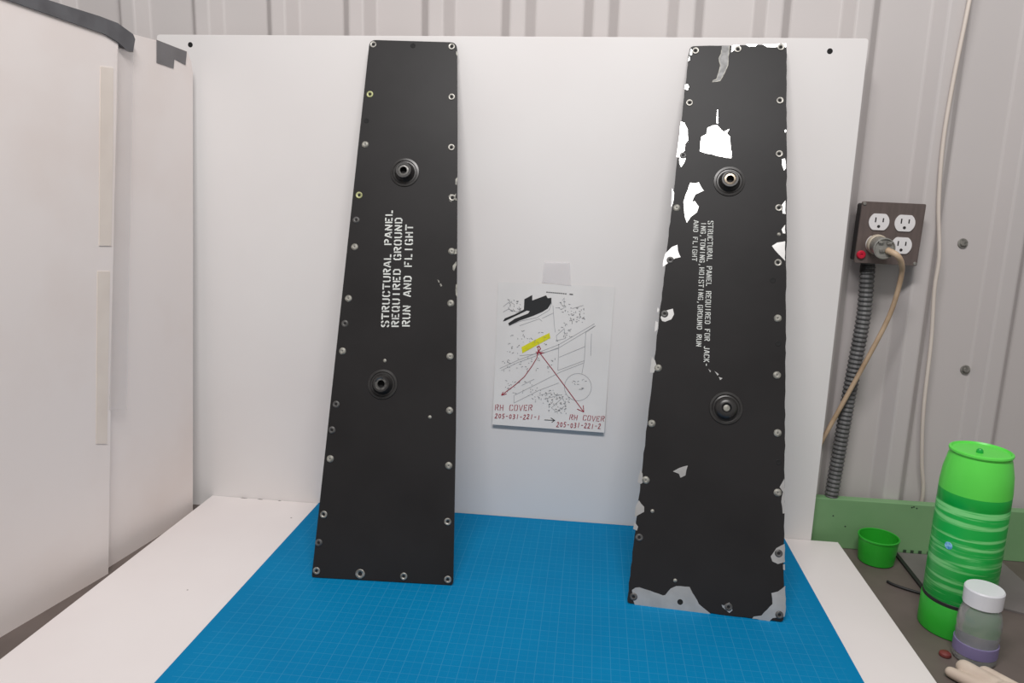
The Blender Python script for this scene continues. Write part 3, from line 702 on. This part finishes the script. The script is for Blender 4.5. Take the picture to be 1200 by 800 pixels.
hc = tube('hanging_cable', spline([(1.452, .036, 1.25), (1.440, .036, 1.08), (1.4326, .036, .9618), (1.4249, .036, .8379), (1.423, .037, .7381), (1.4296, .037, .6354), (1.4431, .038, .5452), (1.444, .040, .4835), (1.4521, .043, .3891), (1.4571, .046, .259), (1.4686, .05, .1587), (1.481, .055, .0994), (1.484, .060, .05), (1.485, .062, -.02)], 8), .0035, M['cablew'], None, 8)
tag(hc, 'thin off-white cable hanging along the wall to the right of the outlet box', 'cable')

# ------------------------------------------------------------------ things on the bench at the right
cx, cy = 1.3815, -.0180
gc = empty('plastic_cap', (cx, cy, TABLE))
lathe('cap_shell', [(0, 0), (.0285, 0), (.0310, .002), (.0325, .020), (.0350, .050), (.0335, .050), (.0312, .020), (.0295, .004), (0, .004)], M['capg'], gc, 40)
lathe('rim', [(.0350, .0465), (.0358, .0475), (.0358, .0500), (.0345, .0508), (.0333, .0500), (.0333, .0480)], M['capg'], gc, 40)
tag(gc, 'open green plastic cap standing on the bench by the green trim', 'cap')

kx, ky = 1.4251, -.2282
can = empty('green_canister', (kx, ky, TABLE))
lathe('base_cup', [(0, 0), (.0495, 0), (.0510, .002), (.0510, .050), (.0490, .053)], M['capg'], can, 44)
lathe('dark_band', [(.0480, .051), (.0500, .0525), (.0500, .0575), (.0480, .059)], M['blackp'], can, 44)
lathe('label_sleeve', [(.0478, .056), (.0492, .058), (.0492, .212), (.0485, .214)], M['canlab'], can, 44)
lathe('shoulder', [(.0485, .212), (.0490, .214), (.0490, .232), (.0480, .235)], M['cang'], can, 44)
cap = lathe('cap', [(.0490, .231), (.0488, .240), (.0470, .262), (.0425, .284), (.0405, .290), (.0420, .2915), (.0430, .2935), (.0425, .296), (.0395, .297), (.0380, .2945), (0, .2940)], M['canl'], can, 44)
lathe('nozzle', [(0, .006), (.003, .006), (.0045, .004), (.005, 0)], M['cang'], cap, 16, 'Z', (-.006, -.008, .294))
nv = Vector((-.816, -.579, 0)).normalized()
em = lathe('emblem', [(0, .0006), (.0055, .0006), (.006, 0)], M['emblem'], can, 20)
em.rotation_euler = nv.to_track_quat('Z', 'Y').to_euler(); em.location = nv * .0490 + Vector((0, 0, .150))
tag(can, 'tall green canister with striped label and bright green cap on the bench', 'canister')

gp = mesh('metal_sheet', [(1.4345, .0195, TABLE+.003), (1.62, .0195, TABLE+.003), (1.62, -.20, TABLE+.003), (1.4310, -.1150, TABLE+.003), (1.4345, .0195, TABLE), (1.62, .0195, TABLE), (1.62, -.20, TABLE), (1.4310, -.1150, TABLE)],
          [(0, 1, 2, 3), (4, 7, 6, 5), (0, 3, 7, 4), (1, 5, 6, 2), (2, 6, 7, 3), (0, 4, 5, 1)], M['greyplate'])
fixn(gp)
st = None
tag(gp, 'thin grey sheet lying flat on the bench behind the green canister', 'sheet')
edge_shade = mesh('edge_shadow_strip', [(1.4270, .0180, 0), (1.4335, .0180, 0), (1.4295, -.1200, 0), (1.4230, -.1200, 0)] + [(1.4270, .0180, .004), (1.4335, .0180, .004), (1.4295, -.1200, .004), (1.4230, -.1200, .004)],
           [(3, 2, 1, 0), (4, 5, 6, 7), (0, 1, 5, 4), (1, 2, 6, 5), (2, 3, 7, 6), (3, 0, 4, 7)], M['blackp'])  # black strip added in place of the shadow gap beside the sheet
for v in edge_shade.data.vertices: v.co.z += TABLE
fixn(edge_shade)
tag(edge_shade, 'thin black strip standing for the shadow gap along the edge of the grey sheet, between cap and canister', 'strip')
bc = tube('black_cable', spline([(1.372, -.100, TABLE+.0025), (1.3778, -.109, TABLE+.0025), (1.3931, -.121, TABLE+.0025), (1.4122, -.1320, TABLE+.0025), (1.425, -.142, TABLE+.0025), (1.445, -.150, TABLE+.0025), (1.49, -.16, TABLE+.0025)], 6), .0025, M['blackp'], None, 8)
tag(bc, 'thin dark cable on the bench disappearing behind the green canister', 'cable')

bt = empty('clear_bottle', (1.4160, -.3115, TABLE))
lathe('bottle_body', [(0, 0), (.025, 0), (.0285, .003), (.029, .010), (.0275, .014), (.029, .018), (.0275, .024), (.0275, .036), (.029, .042), (.0275, .048), (.0290, .054), (.0285, .066), (.026, .078), (.023, .086), (.021, .090)], M['clearp'], bt, 36)
lathe('bottle_cap', [(.0210, .088), (.0255, .089), (.0260, .112), (.0245, .114), (0, .114)], M['white'], bt, 28)
lathe('label_band', [(.0280, .012), (.0293, .0125), (.0293, .030), (.0280, .0305)], M['purple'], bt, 36)
tag(bt, 'small clear plastic bottle with white cap in front of the green canister', 'bottle')

def glove():
    v, f = [], []
    def capsule(a, b, ra, rb):
        a, b = Vector(a), Vector(b); d = (b - a); L_ = d.length; d.normalize()
        s = d.cross(Vector((0, 0, 1))).normalized(); t = s.cross(d)
        rings = []
        for k in range(5): ph = math.pi/2 * (1 - k/4); rings.append((a - d * ra * math.sin(ph), max(1e-4, ra * math.cos(ph))))
        rings.append((a.lerp(b, .5), (ra + rb) / 2 * 1.0))
        for k in range(5): ph = math.pi/2 * (k/4); rings.append((b + d * rb * math.sin(ph), max(1e-4, rb * math.cos(ph))))
        o = len(v)
        for c, r in rings:
            for j in range(14):
                w = 2*math.pi*j/14
                v.append(c + (s * math.cos(w) + t * math.sin(w)) * r)
        for i in range(len(rings)-1):
            for j in range(14):
                q, e = o+i*14+j, o+i*14+(j+1) % 14
                f.append((q, e, e+14, q+14))
        f.append(tuple(o+j for j in range(14))); f.append(tuple(o+(len(rings)-1)*14+j for j in range(14)))
    z = TABLE
    capsule((1.3590, -.3660, z+.0085), (1.395, -.412, z+.012), .0078, .0110)
    capsule((1.3800, -.3590, z+.0125), (1.405, -.410, z+.015), .0115, .0140)
    capsule((1.4030, -.3700, z+.0130), (1.425, -.415, z+.015), .0110, .0140)
    capsule((1.405, -.420, z+.018), (1.440, -.450, z+.020), .0170, .0195)
    o = fixn(mesh('work_glove', v, f, M['beige']))
    rm = o.modifiers.new('merge', 'REMESH'); rm.mode = 'VOXEL'; rm.voxel_size = .0016; rm.use_smooth_shade = True
    sm = o.modifiers.new('soft', 'SMOOTH'); sm.iterations = 4
    return o
tag(glove(), 'pale beige glove with rounded fingertips at the lower right bench corner', 'glove')
rl = lathe('red_lump', [(0, 0), (.0075, 0), (.0085, .002), (.0078, .005), (.0050, .0072), (0, .0076)], M['redlump'], None, 20)
rl.location = (1.3755, -.3125, TABLE)
tag(rl, 'small dull red cap on the bench beside the beige glove', 'cap')

ct_ = mesh('corner_tape', [(1.176, -.462, .0035), (1.235, -.470, .0006), (1.232, -.520, .0006), (1.170, -.512, .0035)] + [(1.176, -.462, .0032), (1.235, -.470, .0002), (1.232, -.520, .0002), (1.170, -.512, .0032)],
           [(3, 2, 1, 0), (4, 5, 6, 7), (0, 1, 5, 4), (1, 2, 6, 5), (2, 3, 7, 6), (3, 0, 4, 7)], mat('pinkish_clear_tape', (226, 214, 212), .3, alpha=.35))
tag(ct_, 'piece of clear tape over the right edge of the blue mat near the front', 'tape')
